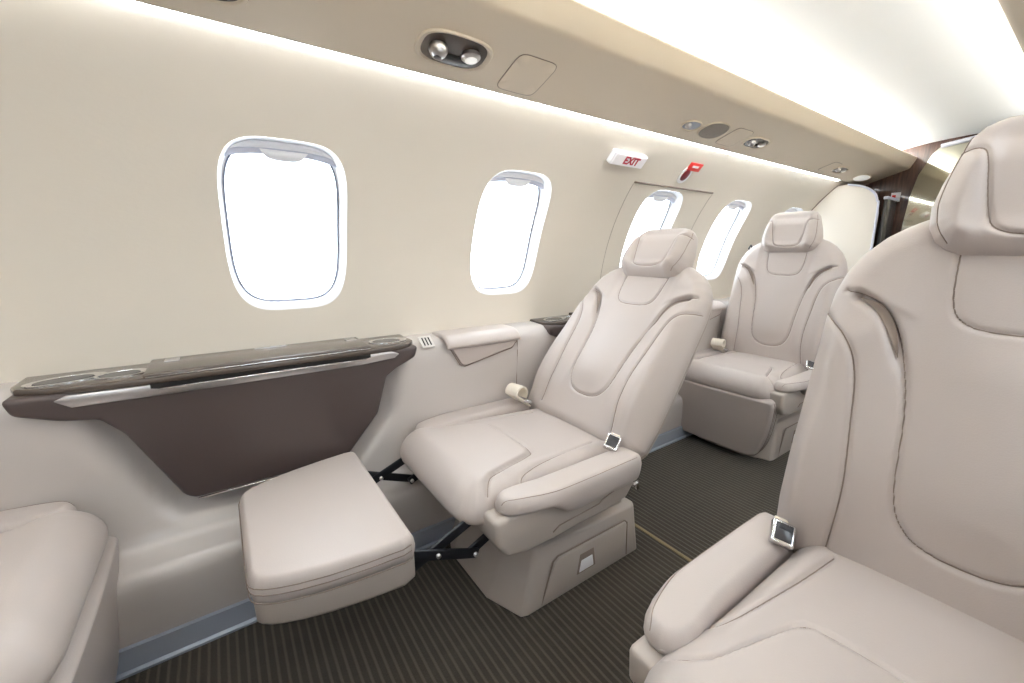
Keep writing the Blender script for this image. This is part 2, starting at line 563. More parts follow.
def build_panel(name, side, dish):
    ys = list(np.arange(YA, YF + 0.001, 0.0225)) if dish else [YA, YF]
    V, F = [], []
    np_ = len(PD)
    cons_low = [(-0.225, 0.70), (-0.225, 0.57), (-0.132, 0.366), (-0.112, 0.352), (0.243, 0.352), (0.262, 0.366), (0.352, 0.47), (0.375, 0.57), (0.375, 0.70)]
    for y in ys:
        for (x, z) in PD:
            dx = 0.0
            if dish and z > 0.235:
                for cy in CONS_Y:
                    yy = y - cy
                    if -0.55 < yy < 0.7:
                        d = 0 if inside(yy, z, cons_low) else float(seg_dist(np.array([yy]), np.array([z]), cons_low, True)[0])
                        f = 1 - float(ss(0.028, 0.072, d))
                        f *= 1 - float(ss(0.57, 0.63, z))
                        dx = max(dx, 0.05 * f)
            px = x - dx
            if side > 0: px = 2 * X0 - px
            V.append((px, y, z))
    for i in range(len(ys) - 1):
        for j in range(np_ - 1):
            a = i * np_ + j
            F.append((a, a + 1, a + np_ + 1, a + np_))
    o = mobj(name, mesh(name, V, F), PANEL)
    return tag(o, kind='structure')
build_panel('trim_1', -1, True)
build_panel('trim_2', 1, False)
# kick plates
for side, nm in ((-1, 'baseboard_left'), (1, 'baseboard_right')):
    def sx(x): return x if side < 0 else 2 * X0 - x
    me = prism_mesh([(sx(-1.165), 0.0), (sx(-1.128), 0.0), (sx(-1.128), 0.006), (sx(-1.136), 0.010), (sx(-1.139), 0.062), (sx(-1.165), 0.064)], 'y', YA, YF)
    tag(mobj(nm, me, STEEL), kind='structure')

# valance with the reading light panels, its fascia and the cove lip: swept section
def valance(name, side):
    S = [(-1.046, 1.395), (-1.040, 1.378), (-1.036, 1.3655), (-1.030, 1.364), (-1.02, 1.3665), (-0.828, 1.4315), (-0.817, 1.4355), (-0.811, 1.443),
         (-0.802, 1.462), (-0.792, 1.484), (-0.789, 1.490), (-0.793, 1.497), (-0.802, 1.494), (-0.82, 1.470), (-0.93, 1.462), (-0.935, 1.55), (-1.046, 1.55)]
    if side > 0: S = [(2 * X0 - x, z) for x, z in S]
    V, F = [], []
    m_ = len(S)
    for y in (YA, YF):
        V += [(x, y, z) for x, z in S]
    for j in range(m_):
        F.append((j, (j + 1) % m_, m_ + (j + 1) % m_, m_ + j))
    F += [tuple(range(m_)), tuple(range(m_, 2 * m_))[::-1]]
    bm = bmesh.new(); bm.from_mesh(mesh('v', V, F)); 
    o = mobj(name, bm_mesh(bm, angle=45), VALM)
    return tag(o, kind='structure')
valance('trim_3', -1)
valance('trim_4', 1)
# ceiling
S = []
for i in range(-24, 25):
    r = 0.43 * i / 24
    S.append((X0 + r, 1.578 - 0.24 * r * r))
V = [(x, y, z) for y in (YA, YF) for x, z in S]
m_ = len(S)
ce = mobj('ceiling', mesh('ceiling', V, [(j, j + 1, m_ + j + 1, m_ + j) for j in range(m_ - 1)]), CEIL)
tag(ce, kind='structure')

def strip_light(name, S, m, label):
    V, F = [], []
    m_ = len(S)
    for y in (YA + 0.02, 3.16 if name.startswith('wall') else YF - 0.01):
        V += [(x, y, z) for x, z in S]
    for j in range(m_): F.append((j, (j + 1) % m_, m_ + (j + 1) % m_, m_ + j))
    F += [tuple(range(m_)), tuple(range(m_, 2 * m_))[::-1]]
    bm = bmesh.new(); bm.from_mesh(mesh('s', V, F))
    o = mobj(name, bm_mesh(bm, smooth=False), m)
    return tag(o, label, 'light', None)
for side, lab1, lab2 in ((-1, 'white light strip between the beige valance and the cream window wall', 'cove light strip behind the lip above the reading lights'),
                         (1, 'white light strip above the windows on the camera side of the cabin', 'cove light strip on the far right of the ceiling')):
    f = (lambda x: x) if side < 0 else (lambda x: 2 * X0 - x)
    strip_light('wall_wash_light', [(f(-1.0385), 1.3715), (f(-1.0715), 1.3655), (f(-1.0665), 1.374), (f(-1.043), 1.379)], LED, lab1)
    strip_light('cove_light', [(f(-0.85), 1.471), (f(-0.92), 1.465), (f(-0.92), 1.477), (f(-0.85), 1.482)], LED2, lab2)

# end walls
def sect(n=40, zlow=0.0):
    """closed outline of the cabin section"""
    P = [(-1.37, zlow)]
    P += [(X0 - RW * math.cos(t) - 0.004, Z0 + RW * math.sin(t)) for t in np.linspace(-0.1, TH1, n)]
    P += [(-1.06, 1.6), (0.02, 1.6)]
    P += [(2 * X0 - x, z) for x, z in P[1:n + 1][::-1]]
    P += [(0.33, zlow)]
    return P
tag(mobj('wall_rear', prism_mesh(sect(), 'y', YA - 0.03, YA), VENEER), kind='structure')
tag(mobj('wall_front', prism_mesh(sect(), 'y', YF, YF + 0.03), VENEER), kind='structure')

# exit door outline in the left wall
def wall_ribbon(pts, w, dr=-0.0012):
    """thin groove moulding following the wall; pts = (y, z)"""
    P = []
    for (y, z) in pts:
        th = math.asin((z - Z0) / RW)
        P.append(wallpt(y, th, -1, RW + dr))
    return P
zs = np.linspace(0.667, 1.222, 26)
dl = wall_ribbon([(1.45, z) for z in zs], 0)
dr_ = wall_ribbon([(2.04, z) for z in zs], 0)
door = mobj('door_1', tube_mesh([dl, dr_], 0.0007, 5), SEAM)
tag(door, kind='structure')
top = wall_ribbon([(y, 1.2285) for y in np.linspace(1.452, 2.038, 10)], 0)
mobj('top_gap', tube_mesh([top], 0.004, 6), SEAM, door)

# carpet seam
tag(box('trim_5', (-0.52, 1.105, 0.0015), (0.75, 0.012, 0.004), TAN, bev=0.001), kind='structure')

# ================================================================== CONSOLES
def console(cy, label, dx=0.0):
    t = empty('side_console', (-1.298 + dx, cy, 0.346))
    tag(t, label, 'console')
    def put(name, me, m, parent=None):
        me.transform(Matrix.Translation((1.28, 0, -0.35)))
        return mobj(name, me, m, parent or t)
    # body: dark taupe moulding, face leaning out a little towards the bottom edge
    bodyp = [(y, min(z, 0.664)) for y, z in CONS]
    body = prism_mesh(bodyp, 'x', -1.34, -1.192, bev=0.015, seg=4)
    b = put('body', body, TAUPE)
    # bottom chrome edge
    put('chrome_edge', tube_mesh([[(-1.196, -0.108, 0.3495), (-1.196, 0.24, 0.3495)]], 0.0035, 8), CHROME, b)
    # silver band under the table slot
    band = prism_mesh([(-0.31, 0.650), (-0.285, 0.632), (-0.10, 0.630), (0.31, 0.630), (0.41, 0.637), (0.425, 0.648), (0.40, 0.659), (-0.29, 0.659)], 'x', -1.22, -1.186, bev=0.003)
    put('silver_band', band, SILVER)
    put('slot', prism_mesh([(-0.155, 0.650), (-0.135, 0.646), (0.318, 0.646), (0.338, 0.650), (0.338, 0.660), (-0.155, 0.660)], 'x', -1.215, -1.1845, bev=0.0), DARK)
    put('slot_rail', tube_mesh([[(-1.183, -0.14, 0.6475), (-1.183, 0.325, 0.6475)]], 0.0022, 6), CHROME)
    # top rail, tapering at both ends
    plan = [(-1.352, -0.385), (-1.262, -0.385), (-1.228, -0.372), (-1.204, -0.33), (-1.188, -0.25), (-1.180, -0.16), (-1.180, 0.34), (-1.186, 0.42), (-1.20, 0.465), (-1.235, 0.488), (-1.352, 0.49)]
    tr = prism_mesh(plan, 'z', 0.659, 0.676, bev=0.006)
    put('top_rail', tr, GLOSSB)
    lid = prism_mesh([(-1.345, -0.165), (-1.184, -0.165), (-1.184, 0.342), (-1.345, 0.342)], 'z', 0.671, 0.685, bev=0.005)
    ld = put('table_lid', lid, GLOSSB)
    put('lid_edge', tube_mesh([[(-1.1818, -0.16, 0.677), (-1.1818, 0.338, 0.677)]], 0.0016, 6), CHROME, ld)
    for yy in (-0.135, 0.30):
        lt = prism_mesh([(-1.325, yy), (-1.295, yy), (-1.295, yy + 0.03), (-1.325, yy + 0.03)], 'z', 0.684, 0.6865, bev=0.0008)
        put('latch', lt, SILVER, ld)
    lt = prism_mesh([(-1.335, 0.06), (-1.322, 0.06), (-1.322, 0.14), (-1.335, 0.14)], 'z', 0.684, 0.6865, bev=0.0008)
    put('badge', lt, SILVER, ld)
    # cup wells
    def well(yc, xc, a, b, rotz):
        prof = [(1.0, 0.000), (1.0, 0.0035), (0.93, 0.0045), (0.86, 0.003), (0.84, 0.0012), (0.0, 0.0008)]
        me = lathe_mesh(prof, 40)
        me.transform(Matrix.Translation((xc, yc, 0.6755)) @ Matrix.Rotation(rotz, 4, 'Z') @ Matrix.Diagonal((b, a, 1, 1)))
        w = put('cup_well', me, CHROME)
        me2 = lathe_mesh([(0.80, 0.0006), (0.80, 0.0016), (0.0, 0.0018)], 36)
        me2.transform(Matrix.Translation((xc - 0.003, yc - 0.004, 0.6765)) @ Matrix.Rotation(rotz, 4, 'Z') @ Matrix.Diagonal((b * 0.86, a * 0.9, 1, 1)))
        put('well_mat', me2, SMOKE, w)
    well(-0.30, -1.262, 0.066, 0.036, 0.28)
    well(-0.207, -1.252, 0.048, 0.034, 0.18)
    well(0.415, -1.258, 0.058, 0.038, -0.15)
    return t
console(0.0, 'dark taupe side console with table lid and cup wells beneath the first window')
console(1.43, 'dark taupe side console behind the reclined seat, mostly hidden by its backrest', -0.022)

# padded ledge lids with a pull flap
def ledge_lid(y0, y1, label):
    t = empty('ledge_lid', (-1.28, y0, 0.6))
    tag(t, label, 'armrest', 'padded ledge lids')
    P = Pillow(lambda s: 0.082, y0, y1, 0.010, 0.012, 0.004, 0.01, ns=60, nu=30)
    me = P.mesh()
    # local (x, s, h): lean the pad so that its inner edge rolls down over the ledge
    co = np.empty(len(me.vertices) * 3, np.float32); me.vertices.foreach_get('co', co); co = co.reshape(-1, 3)
    u = co[:, 0] / 0.082; h = co[:, 2].copy(); s = co[:, 1].copy()
    ang = np.where(u > 0.1, (u - 0.1) / 0.9 * 1.15, 0)
    bx = -1.352 + (np.minimum(u, 0.1) + 1) * 0.074
    # arc on the inner side
    R = 0.055
    bx2 = bx + R * np.sin(ang); bz2 = 0.662 - R * (1 - np.cos(ang))
    taper = 0.35 * np.clip((s - y0) / (y1 - y0), 0, 1)
    co[:, 0] = bx2 + h * np.sin(ang); co[:, 2] = bz2 + h * np.cos(ang)
    co[:, 0] += 1.28; co[:, 1] = s - y0; co[:, 2] -= 0.6
    me.vertices.foreach_set('co', co.reshape(-1)); me.update()
    mobj('pad', me, LEATHER, t)
    L = y1 - y0
    fl = prism_mesh([(0.022, 0.028), (0.058, -0.030), (0.075, -0.038), (L - 0.03, 0.002), (L - 0.008, 0.026)], 'x', 0.0, 0.048, bev=0.004)
    f_ = mobj('pull_flap', fl, LEATHER, t)
    mobj('flap_gap', tube_mesh([[(0.044, 0.006, 0.050), (0.043, 0.018, 0.026), (0.040, 0.054, -0.034), (0.040, 0.073, -0.0425), (0.041, L - 0.028, -0.002), (0.043, L - 0.004, 0.026)]], 0.0022, 6), SEAM, f_)
    mobj('panel_gap', tube_mesh([[(0.030, L + 0.003, 0.022), (0.033, L + 0.003, -0.02), (0.0285, L + 0.003, -0.10), (0.0275, L + 0.003, -0.18)]], 0.0018, 5), SEAM, f_)
ledge_lid(0.595, 0.895, 'padded taupe ledge lid with pull flap beside the reclined seat')
ledge_lid(2.03, 2.33, 'padded taupe ledge lid beside the upright far seat')

def outlet(y, label):
    t = empty('power_outlet', (-1.262, y, 0.655)); t.rotation_euler = (0, 0.62, 0)
    tag(t, label, 'outlet', 'ledge power outlets')
    p = box('plate', (0, 0, 0.002), (0.052, 0.044, 0.005), PLATE, t, bev=0.002)
    for k in (-0.011, 0.0, 0.011):
        box('slot', (0, k, 0.005), (0.034, 0.004, 0.002), DARK, p, bev=0.0005)
outlet(0.538, 'small grey outlet plate on ledge between console and padded lid')
outlet(-0.432, 'small grey outlet plate on ledge at the rear end of the console')

# ================================================================== SEATS
# backrest: x across, s up the back, height = towards the sitter
_bk_s = [-0.05, -0.035, -0.01, 0.06, 0.15, 0.25, 0.34, 0.44, 0.49, 0.53, 0.565, 0.595, 0.615, 0.628, 0.634]
_bk_w = [0.230, 0.252, 0.266, 0.270, 0.269, 0.265, 0.261, 0.257, 0.251, 0.239, 0.219, 0.191, 0.161, 0.133, 0.11]
def bk_hw(s): return np.interp(s, _bk_s, _bk_w)
INSERT = crom([(0.222, 0.492), (0.196, 0.487), (0.170, 0.473), (0.148, 0.447), (0.130, 0.405), (0.114, 0.345), (0.104, 0.285), (0.098, 0.22), (0.093, 0.165), (0.083, 0.122), (0.062, 0.092), (0.032, 0.079), (0, 0.076)], 6)
INSERT = np.concatenate([INSERT, mirror_line(INSERT)[::-1][1:]])
WING = crom([(0.252, 0.446), (0.232, 0.432), (0.208, 0.412), (0.188, 0.38), (0.175, 0.33), (0.168, 0.27), (0.160, 0.20), (0.156, 0.14), (0.158, 0.08), (0.166, 0.0)], 6)
NECK = crom([(0.089, 0.60), (0.087, 0.54), (0.083, 0.49), (0.074, 0.462), (0.055, 0.447), (0.03, 0.442), (0, 0.441)], 6)
NECK = np.concatenate([NECK, mirror_line(NECK)[::-1][1:]])
SLIT = crom([(0.200, 0.482), (0.172, 0.466), (0.151, 0.440), (0.135, 0.400), (0.120, 0.345)], 6)
def slit_k(x, s): return ss(0.335, 0.43, s)
def bk_add(x, s):
    ax = np.abs(x)
    # wings stand proud of the centre, the insert is lightly crowned, the shoulder slopes back
    wing = 0.020 * ss(0.10, 0.175, ax) * (1 - ss(0.40, 0.52, s)) * ss(-0.02, 0.10, s)
    puff = 0.007 * ss(0.165, 0.20, ax) * (1 - ss(0.225, 0.26, ax)) * (1 - ss(0.38, 0.45, s))
    crown = 0.008 * (1 - ss(0.0, 0.11, ax)) * ss(0.08, 0.16, s) * (1 - ss(0.36, 0.46, s))
    lumbar = 0.016 * np.exp(-((s - 0.17) / 0.13) ** 2)
    lip = 0.006 * ss(0.0, 0.012, s - np.interp(ax, [0.0, 0.14, 0.2, 0.23], [0.39, 0.455, 0.487, 0.495])) * ss(0.11, 0.14, ax)
    return wing + puff + crown + lumbar + lip - 0.010 * ss(0.52, 0.63, s)
BACK = Pillow(bk_hw, -0.05, 0.634, 0.052, 0.045, 0.032, 0.05, bk_add,
              [(INSERT, 0.0042, 0.0075), (WING, 0.0045, 0.006), (mirror_line(WING), 0.0045, 0.006), (NECK, 0.0035, 0.005),
               (SLIT, 0.0075, 0.019, slit_k), (mirror_line(SLIT), 0.0075, 0.019, slit_k)], ns=210, nu=170)
def stand(V):           # (x, s, h) -> upright, front towards -Y
    return np.stack([V[:, 0], -V[:, 2], V[:, 1]], -1)
BACK.warp = stand
ME = {}
ME['backrest'] = BACK.mesh()
ME['back_seams'] = BACK.piping([INSERT, WING, mirror_line(WING), NECK], 0.0013, -0.0006)
def gusset(P):  # dark ribbon that paints in the shade of the open shoulder slit
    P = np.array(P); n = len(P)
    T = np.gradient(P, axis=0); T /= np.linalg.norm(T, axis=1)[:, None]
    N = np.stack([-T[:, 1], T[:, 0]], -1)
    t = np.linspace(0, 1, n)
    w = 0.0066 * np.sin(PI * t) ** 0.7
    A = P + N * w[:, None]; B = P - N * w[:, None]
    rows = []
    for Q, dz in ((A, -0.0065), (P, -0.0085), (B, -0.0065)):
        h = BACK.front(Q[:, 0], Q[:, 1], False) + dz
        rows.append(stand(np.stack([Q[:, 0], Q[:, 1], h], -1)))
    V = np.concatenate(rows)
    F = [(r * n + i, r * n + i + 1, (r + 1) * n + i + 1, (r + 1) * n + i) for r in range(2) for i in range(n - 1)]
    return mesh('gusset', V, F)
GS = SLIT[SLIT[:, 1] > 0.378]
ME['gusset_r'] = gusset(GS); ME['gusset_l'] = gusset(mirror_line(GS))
BSHELL = Pillow(lambda s: bk_hw(s) - 0.012, -0.046, 0.615, 0.0, 0.03, 0.052, 0.06, None, (), stand, ns=50, nu=40)
ME['back_shell'] = BSHELL.mesh()

# headrest
_h_s = [0.0, 0.008, 0.022, 0.045, 0.078, 0.115, 0.152, 0.180, 0.197, 0.206]
_h_w = [0.083, 0.106, 0.122, 0.133, 0.136, 0.129, 0.118, 0.109, 0.095, 0.072]
HSEAM = crom([(0.114, 0.158), (0.096, 0.158), (0.083, 0.151), (0.077, 0.132), (0.073, 0.105), (0.067, 0.070), (0.058, 0.042), (0.036, 0.030), (0, 0.028)], 6)
HSEAM = np.concatenate([HSEAM, mirror_line(HSEAM)[::-1][1:]])
HWING = crom([(0.104, 0.182), (0.110, 0.16), (0.117, 0.12), (0.121, 0.08), (0.116, 0.045), (0.102, 0.018)], 6)
def h_add(x, s):
    ax = np.abs(x)
    return 0.018 * ss(0.060, 0.095, ax) * (1 - ss(0.13, 0.20, s)) + 0.010 * (1 - ss(0.02, 0.06, s)) - 0.018 * ss(0.13, 0.195, s)
HEAD = Pillow(lambda s: np.interp(s, _h_s, _h_w), 0.0, 0.206, 0.052, 0.036, 0.044, 0.045, h_add,
              [(HSEAM, 0.0036, 0.0065), (HWING, 0.002, 0.002), (mirror_line(HWING), 0.002, 0.002)], stand, ns=110, nu=110)
ME['headrest'] = HEAD.mesh()
ME['head_seams'] = HEAD.piping([HSEAM, HWING, mirror_line(HWING)], 0.0010, -0.0006)

# seat cushion: s runs from the rear (0) to the front edge (0.575); height = up
_c_s = [0.0, 0.03, 0.10, 0.36, 0.44, 0.49, 0.52, 0.545, 0.562, 0.572, 0.578]
_c_w = [0.205, 0.214, 0.216, 0.218, 0.226, 0.232, 0.231, 0.223, 0.208, 0.189, 0.155]
# here s=0.43 is the base front line (local y = 0)
def cl(pts): return [(x, 0.435 - y) for x, y in pts]
CS1 = crom(cl([(0.146, 0.335), (0.158, 0.22), (0.174, 0.115), (0.188, 0.055), (0.200, 0.034), (0.210, 0.036)]), 6)
CS2 = crom(cl([(0.0, 0.140), (0.06, 0.140), (0.104, 0.134), (0.122, 0.115), (0.150, 0.022), (0.165, -0.030), (0.180, -0.050), (0.196, -0.062), (0.212, -0.072)]), 6)
CS2 = np.concatenate([CS2[::-1], mirror_line(CS2)[1:]])
def c_add(x, s):
    ax = np.abs(x)
    y = 0.435 - s
    bol = 0.010 * ss(0.14, 0.20, ax) * (1 - ss(0.38, 0.44, s))
    lim = np.interp(ax, [0.0, 0.104, 0.122, 0.150, 0.165, 0.186, 0.236], [0.140, 0.134, 0.115, 0.022, -0.030, -0.058, -0.078])
    pad = 0.009 * ss(0.0, 0.02, lim - y)
    return bol + pad + 0.010 * (1 - (ax / 0.27) ** 2) - 0.004 * ss(0.50, 0.58, s)
CUSH = Pillow(lambda s: np.interp(s, _c_s, _c_w), 0.0, 0.578, 0.060, 0.055, 0.028, 0.04, c_add,
              [(CS1, 0.004, 0.006), (mirror_line(CS1), 0.004, 0.006), (CS2, 0.004, 0.006)],
              lambda V: np.stack([V[:, 0], 0.435 - V[:, 1], V[:, 2]], -1), ns=170, nu=150)
ME['cushion'] = CUSH.mesh()
ME['cushion_seams'] = CUSH.piping([CS1, mirror_line(CS1), CS2], 0.0011, -0.0006)
FRONTHEM = crom([(0.262, 0.53), (0.258, 0.553), (0.236, 0.572)], 6)

# side bolster (low arm pad): s from rear (0) to the tip (0.455)
_b_s = [0.0, 0.008, 0.02, 0.10, 0.25, 0.34, 0.39, 0.42, 0.437, 0.446, 0.450]
_b_w = [0.030, 0.038, 0.042, 0.044, 0.045, 0.045, 0.043, 0.037, 0.028, 0.018, 0.008]
BOL = Pillow(lambda s: np.interp(s, _b_s, _b_w), 0.0, 0.450, 0.026, 0.016, 0.050, 0.014, lambda x, s: 0.004 * (1 - (x / 0.045) ** 2), (), ns=100, nu=44)
def bol_warp(sgn):
    def f(V):
        x = V[:, 0].copy(); s = V[:, 1]; h = V[:, 2].copy()
        x = x + 0.258 - 0.016 * ss(0.30, 0.45, s)
        h = np.where(h < 0, h * (1 - 0.78 * ss(0.26, 0.34, s)), h)   # undercut rises towards the front
        return np.stack([sgn * x, 0.362 - s, h], -1)
    return f
for sgn, nm in ((1, 'arm_r'), (-1, 'arm_l')):
    BOL.warp = bol_warp(sgn); ME[nm] = BOL.mesh()
    P = crom([(0.040, 0.025), (0.042, 0.2), (0.040, 0.33), (0.030, 0.41), (0.012, 0.446)], 8)
    ME[nm + '_seam'] = BOL.piping([np.stack([P[:, 0] * 0.86, P[:, 1]], -1)], 0.0008, -0.0003)

# arm housing below the bolster
def housing(sgn):
    poly = [(-0.112, 0.362), (-0.108, 0.300), (-0.080, 0.262), (-0.02, 0.248), (0.06, 0.248), (0.33, 0.262), (0.362, 0.30), (0.362, 0.352), (0.08, 0.362)]
    a, b = (0.172, 0.272)
    me = prism_mesh(poly, 'x', sgn * a, sgn * b, bev=0.012, seg=3)
    return me
ME['housing_r'] = housing(1); ME['housing_l'] = housing(-1)
def hline(sgn):
    x = sgn * 0.2728
    return tube_mesh([[(x, 0.055, 0.272), (x, 0.075, 0.283), (x, 0.215, 0.290), (x, 0.235, 0.300), (x, 0.345, 0.325)]], 0.0016, 5)
ME['housing_line_r'] = hline(1); ME['housing_line_l'] = hline(-1)
# pedestal: chamfered plan, front leaning back
lo = [(-0.215, 0.0), (-0.105, -0.042), (0.105, -0.042), (0.215, 0.0), (0.222, 0.02), (0.222, 0.462), (0.205, 0.475), (-0.205, 0.475), (-0.222, 0.462), (-0.222, 0.02)]
hi = [(-0.190, 0.060), (-0.095, 0.045), (0.095, 0.045), (0.190, 0.060), (0.200, 0.078), (0.214, 0.440), (0.198, 0.455), (-0.198, 0.455), (-0.214, 0.440), (-0.200, 0.078)]
ME['pedestal'] = prism_mesh(lo, 'z', 0.0, 0.168, bev=0.007, seg=3, top=hi)
ME['neckbox'] = prism_mesh([(-0.18, 0.085), (0.18, 0.085), (0.18, 0.43), (-0.18, 0.43)], 'z', 0.15, 0.335, bev=0.012)
ME['skirt'] = prism_mesh([(-0.200, 0.03), (0.200, 0.03), (0.20, 0.37), (-0.20, 0.37)], 'z', 0.262, 0.342, bev=0.02)
# drawer face on the aisle side: a thin raised panel lying on the leaning side
def side_pt(y, z, out=0.0):
    t = z / 0.168
    return (0.222 + (0.214 - 0.222) * t + out - (0.008 * (1 - y / 0.4) * t if y < 0.4 else 0), y, z)
def drawer(sgn):
    poly = [(0.070, 0.014), (0.405, 0.014), (0.405, 0.120), (0.395, 0.128), (0.125, 0.128), (0.110, 0.118)]
    me = prism_mesh(poly, 'x', 0.205, 0.2215, bev=0.003)
    if sgn < 0: me.transform(Matrix.Diagonal((-1, 1, 1, 1))); me.flip_normals()
    return me
ME['drawer_r'] = drawer(1)
ME['drawer_gap'] = tube_mesh([[(0.2195, 0.066, 0.010), (0.2165, 0.108, 0.122), (0.2155, 0.124, 0.132), (0.2165, 0.398, 0.132), (0.2175, 0.409, 0.122), (0.2215, 0.409, 0.010)]], 0.0022, 5)
def handle(k):
    if k == 0:
        return prism_mesh([(0.192, 0.040), (0.270, 0.040), (0.260, 0.104), (0.204, 0.104)], 'x', 0.2, 0.2225, bev=0.003)
    return prism_mesh([(0.200, 0.044), (0.262, 0.044), (0.255, 0.084), (0.208, 0.084)], 'x', 0.2, 0.2238, bev=0.004)
ME['pull_recess'] = handle(0); ME['pull'] = handle(1)

# leg rest: s=0 at the hinge edge, runs outward; pad on top, shell beneath
_l_s = [0.0, 0.010, 0.03, 0.10, 0.17, 0.22, 0.25, 0.272, 0.286, 0.293, 0.296]
_l_w = [0.220, 0.232, 0.237, 0.230, 0.219, 0.206, 0.195, 0.184, 0.172, 0.160, 0.146]
LHEM = crom([(0.240, 0.012), (0.232, 0.10), (0.200, 0.20), (0.172, 0.268), (0.150, 0.288), (0.08, 0.2915), (0.0, 0.292)], 6)
LEG = Pillow(lambda s: np.interp(s, _l_s, _l_w), 0.0, 0.296, 0.026, 0.012, 0.022, 0.004, lambda x, s: 0.008 * (1 - (np.abs(x) / 0.26) ** 2),
             (), lambda V: np.stack([V[:, 0], -V[:, 1], V[:, 2]], -1), ns=90, nu=80)
ME['leg_pad'] = LEG.mesh()
def leg_lines():
    out = []
    for (inset, z) in ((0.002, -0.0215), (0.0016, -0.003), (0.001, 0.0105)):
        P = []
        for q in np.linspace(0.012, 0.283, 30): P.append((float(np.interp(q, _l_s, _l_w)) + 0.0003, -q, z))
        P += [(0.173, -0.2862, z), (0.161, -0.2935, z), (0.146, -0.2966, z), (0.07, -0.2968, z), (0, -0.2968, z)]
        P += [(-x, y, zz) for x, y, zz in P[::-1][1:]]
        out.append(P)
    return tube_mesh(out, 0.0011, 5)
ME['leg_lines'] = leg_lines()
def leg_shell():
    # tapering box: deeper at the hinge
    ys = [0.004, 0.03, 0.10, 0.17, 0.22, 0.25, 0.27, 0.284, 0.291]
    bm = bmesh.new()
    rings = []
    for q in ys:
        w = float(np.interp(q, _l_s, _l_w)) - 0.004
        dep = 0.094 - 0.010 * (q / 0.29)
        if q > 0.27: w -= 0.0
        r = 0.016
        pr = [(-w, -0.018), (-w + 0.004, -dep + r), (-w + 0.004 + r * 0.4, -dep + r * 0.35), (-w + 0.006 + r, -dep), (w - 0.006 - r, -dep), (w - 0.004 - r * 0.4, -dep + r * 0.35), (w - 0.004, -dep + r), (w, -0.018)]
        rings.append([bm.verts.new((x, -q, z)) for x, z in pr])
    k = len(rings[0])
    for a, b in zip(rings[:-1], rings[1:]):
        for j in range(k): bm.faces.new((a[j], a[(j + 1) % k], b[(j + 1) % k], b[j]))
    bm.faces.new(rings[0]); bm.faces.new(rings[-1][::-1])
    return bm_mesh(bm, angle=50)
ME['leg_shell'] = leg_shell()

# belt
def buckle_meshes():
    fr = bmesh.new(); bm_box(fr, (0, 0, 0), (0.040, 0.046, 0.018), None, 0.004, 3)
    fa = bmesh.new(); bm_box(fa, (0, 0.001, 0.0085), (0.030, 0.034, 0.004), None, 0.0015, 2)
    sl = bmesh.new(); bm_box(sl, (0, 0.009, 0.0108), (0.022, 0.006, 0.0016), None, 0.0006, 2)
    tn = bmesh.new(); bm_box(tn, (0, 0.024, -0.014), (0.026, 0.024, 0.005), None, 0.002, 2)
    return bm_mesh(fr), bm_mesh(fa), bm_mesh(sl), bm_mesh(tn)
ME['bk_frame'], ME['bk_face'], ME['bk_slot'], ME['bk_strap'] = buckle_meshes()
def webroll():
    """belt webbing folded over itself into a short standing loop"""
    P = []
    for i in range(25):
        a = -PI * 0.5 + PI * i / 24
        P.append((0.018 * math.cos(a) * 0.9, 0.030 + 0.020 * math.sin(a)))
    prof = [(0.030, -0.018), (0.010, 0.0)] + [(-0.006 + 0.022 * math.cos(PI - PI * 1.25 * i / 14), 0.028 + 0.022 * math.sin(PI - PI * 1.25 * i / 14)) for i in range(15)]
    V, F = [], []
    w = 0.024; th = 0.0022
    L = [Vector((0, q[0], q[1])) for q in prof]
    for i, p in enumerate(L):
        t = (L[min(i + 1, len(L) - 1)] - L[max(i - 1, 0)]).normalized()
        nrm = Vector((0, -t.z, t.y)) * th
        for (sx, k) in ((-w, 1), (w, 1), (w, -1), (-w, -1)): V.append(p + nrm * k + Vector((sx, 0, 0)))
    for i in range(len(L) - 1):
        for e in range(4): F.append((i * 4 + e, i * 4 + (e + 1) % 4, i * 4 + 4 + (e + 1) % 4, i * 4 + 4 + e))
    F += [(0, 1, 2, 3), tuple(range(len(V) - 4, len(V)))[::-1]]
    bm = bmesh.new(); bm.from_mesh(mesh('w', V, F))
    return bm_mesh(bm, angle=50)
ME['webroll'] = webroll()
def tongue():
    bm = bmesh.new()
    bm_box(bm, (0, 0.002, 0), (0.026, 0.010, 0.010), None, 0.003, 2)
    bm_box(bm, (0.0, 0.024, 0), (0.018, 0.036, 0.003), None, 0.001, 2)
    return bm_mesh(bm)
ME['tongue'] = tongue()
ME['guide'] = tube_mesh([[(0, -0.018, 0.0), (0, 0.0, 0.020), (0.0, 0.016, 0.012), (0, 0.006, -0.012)]], 0.0042, 8, True)

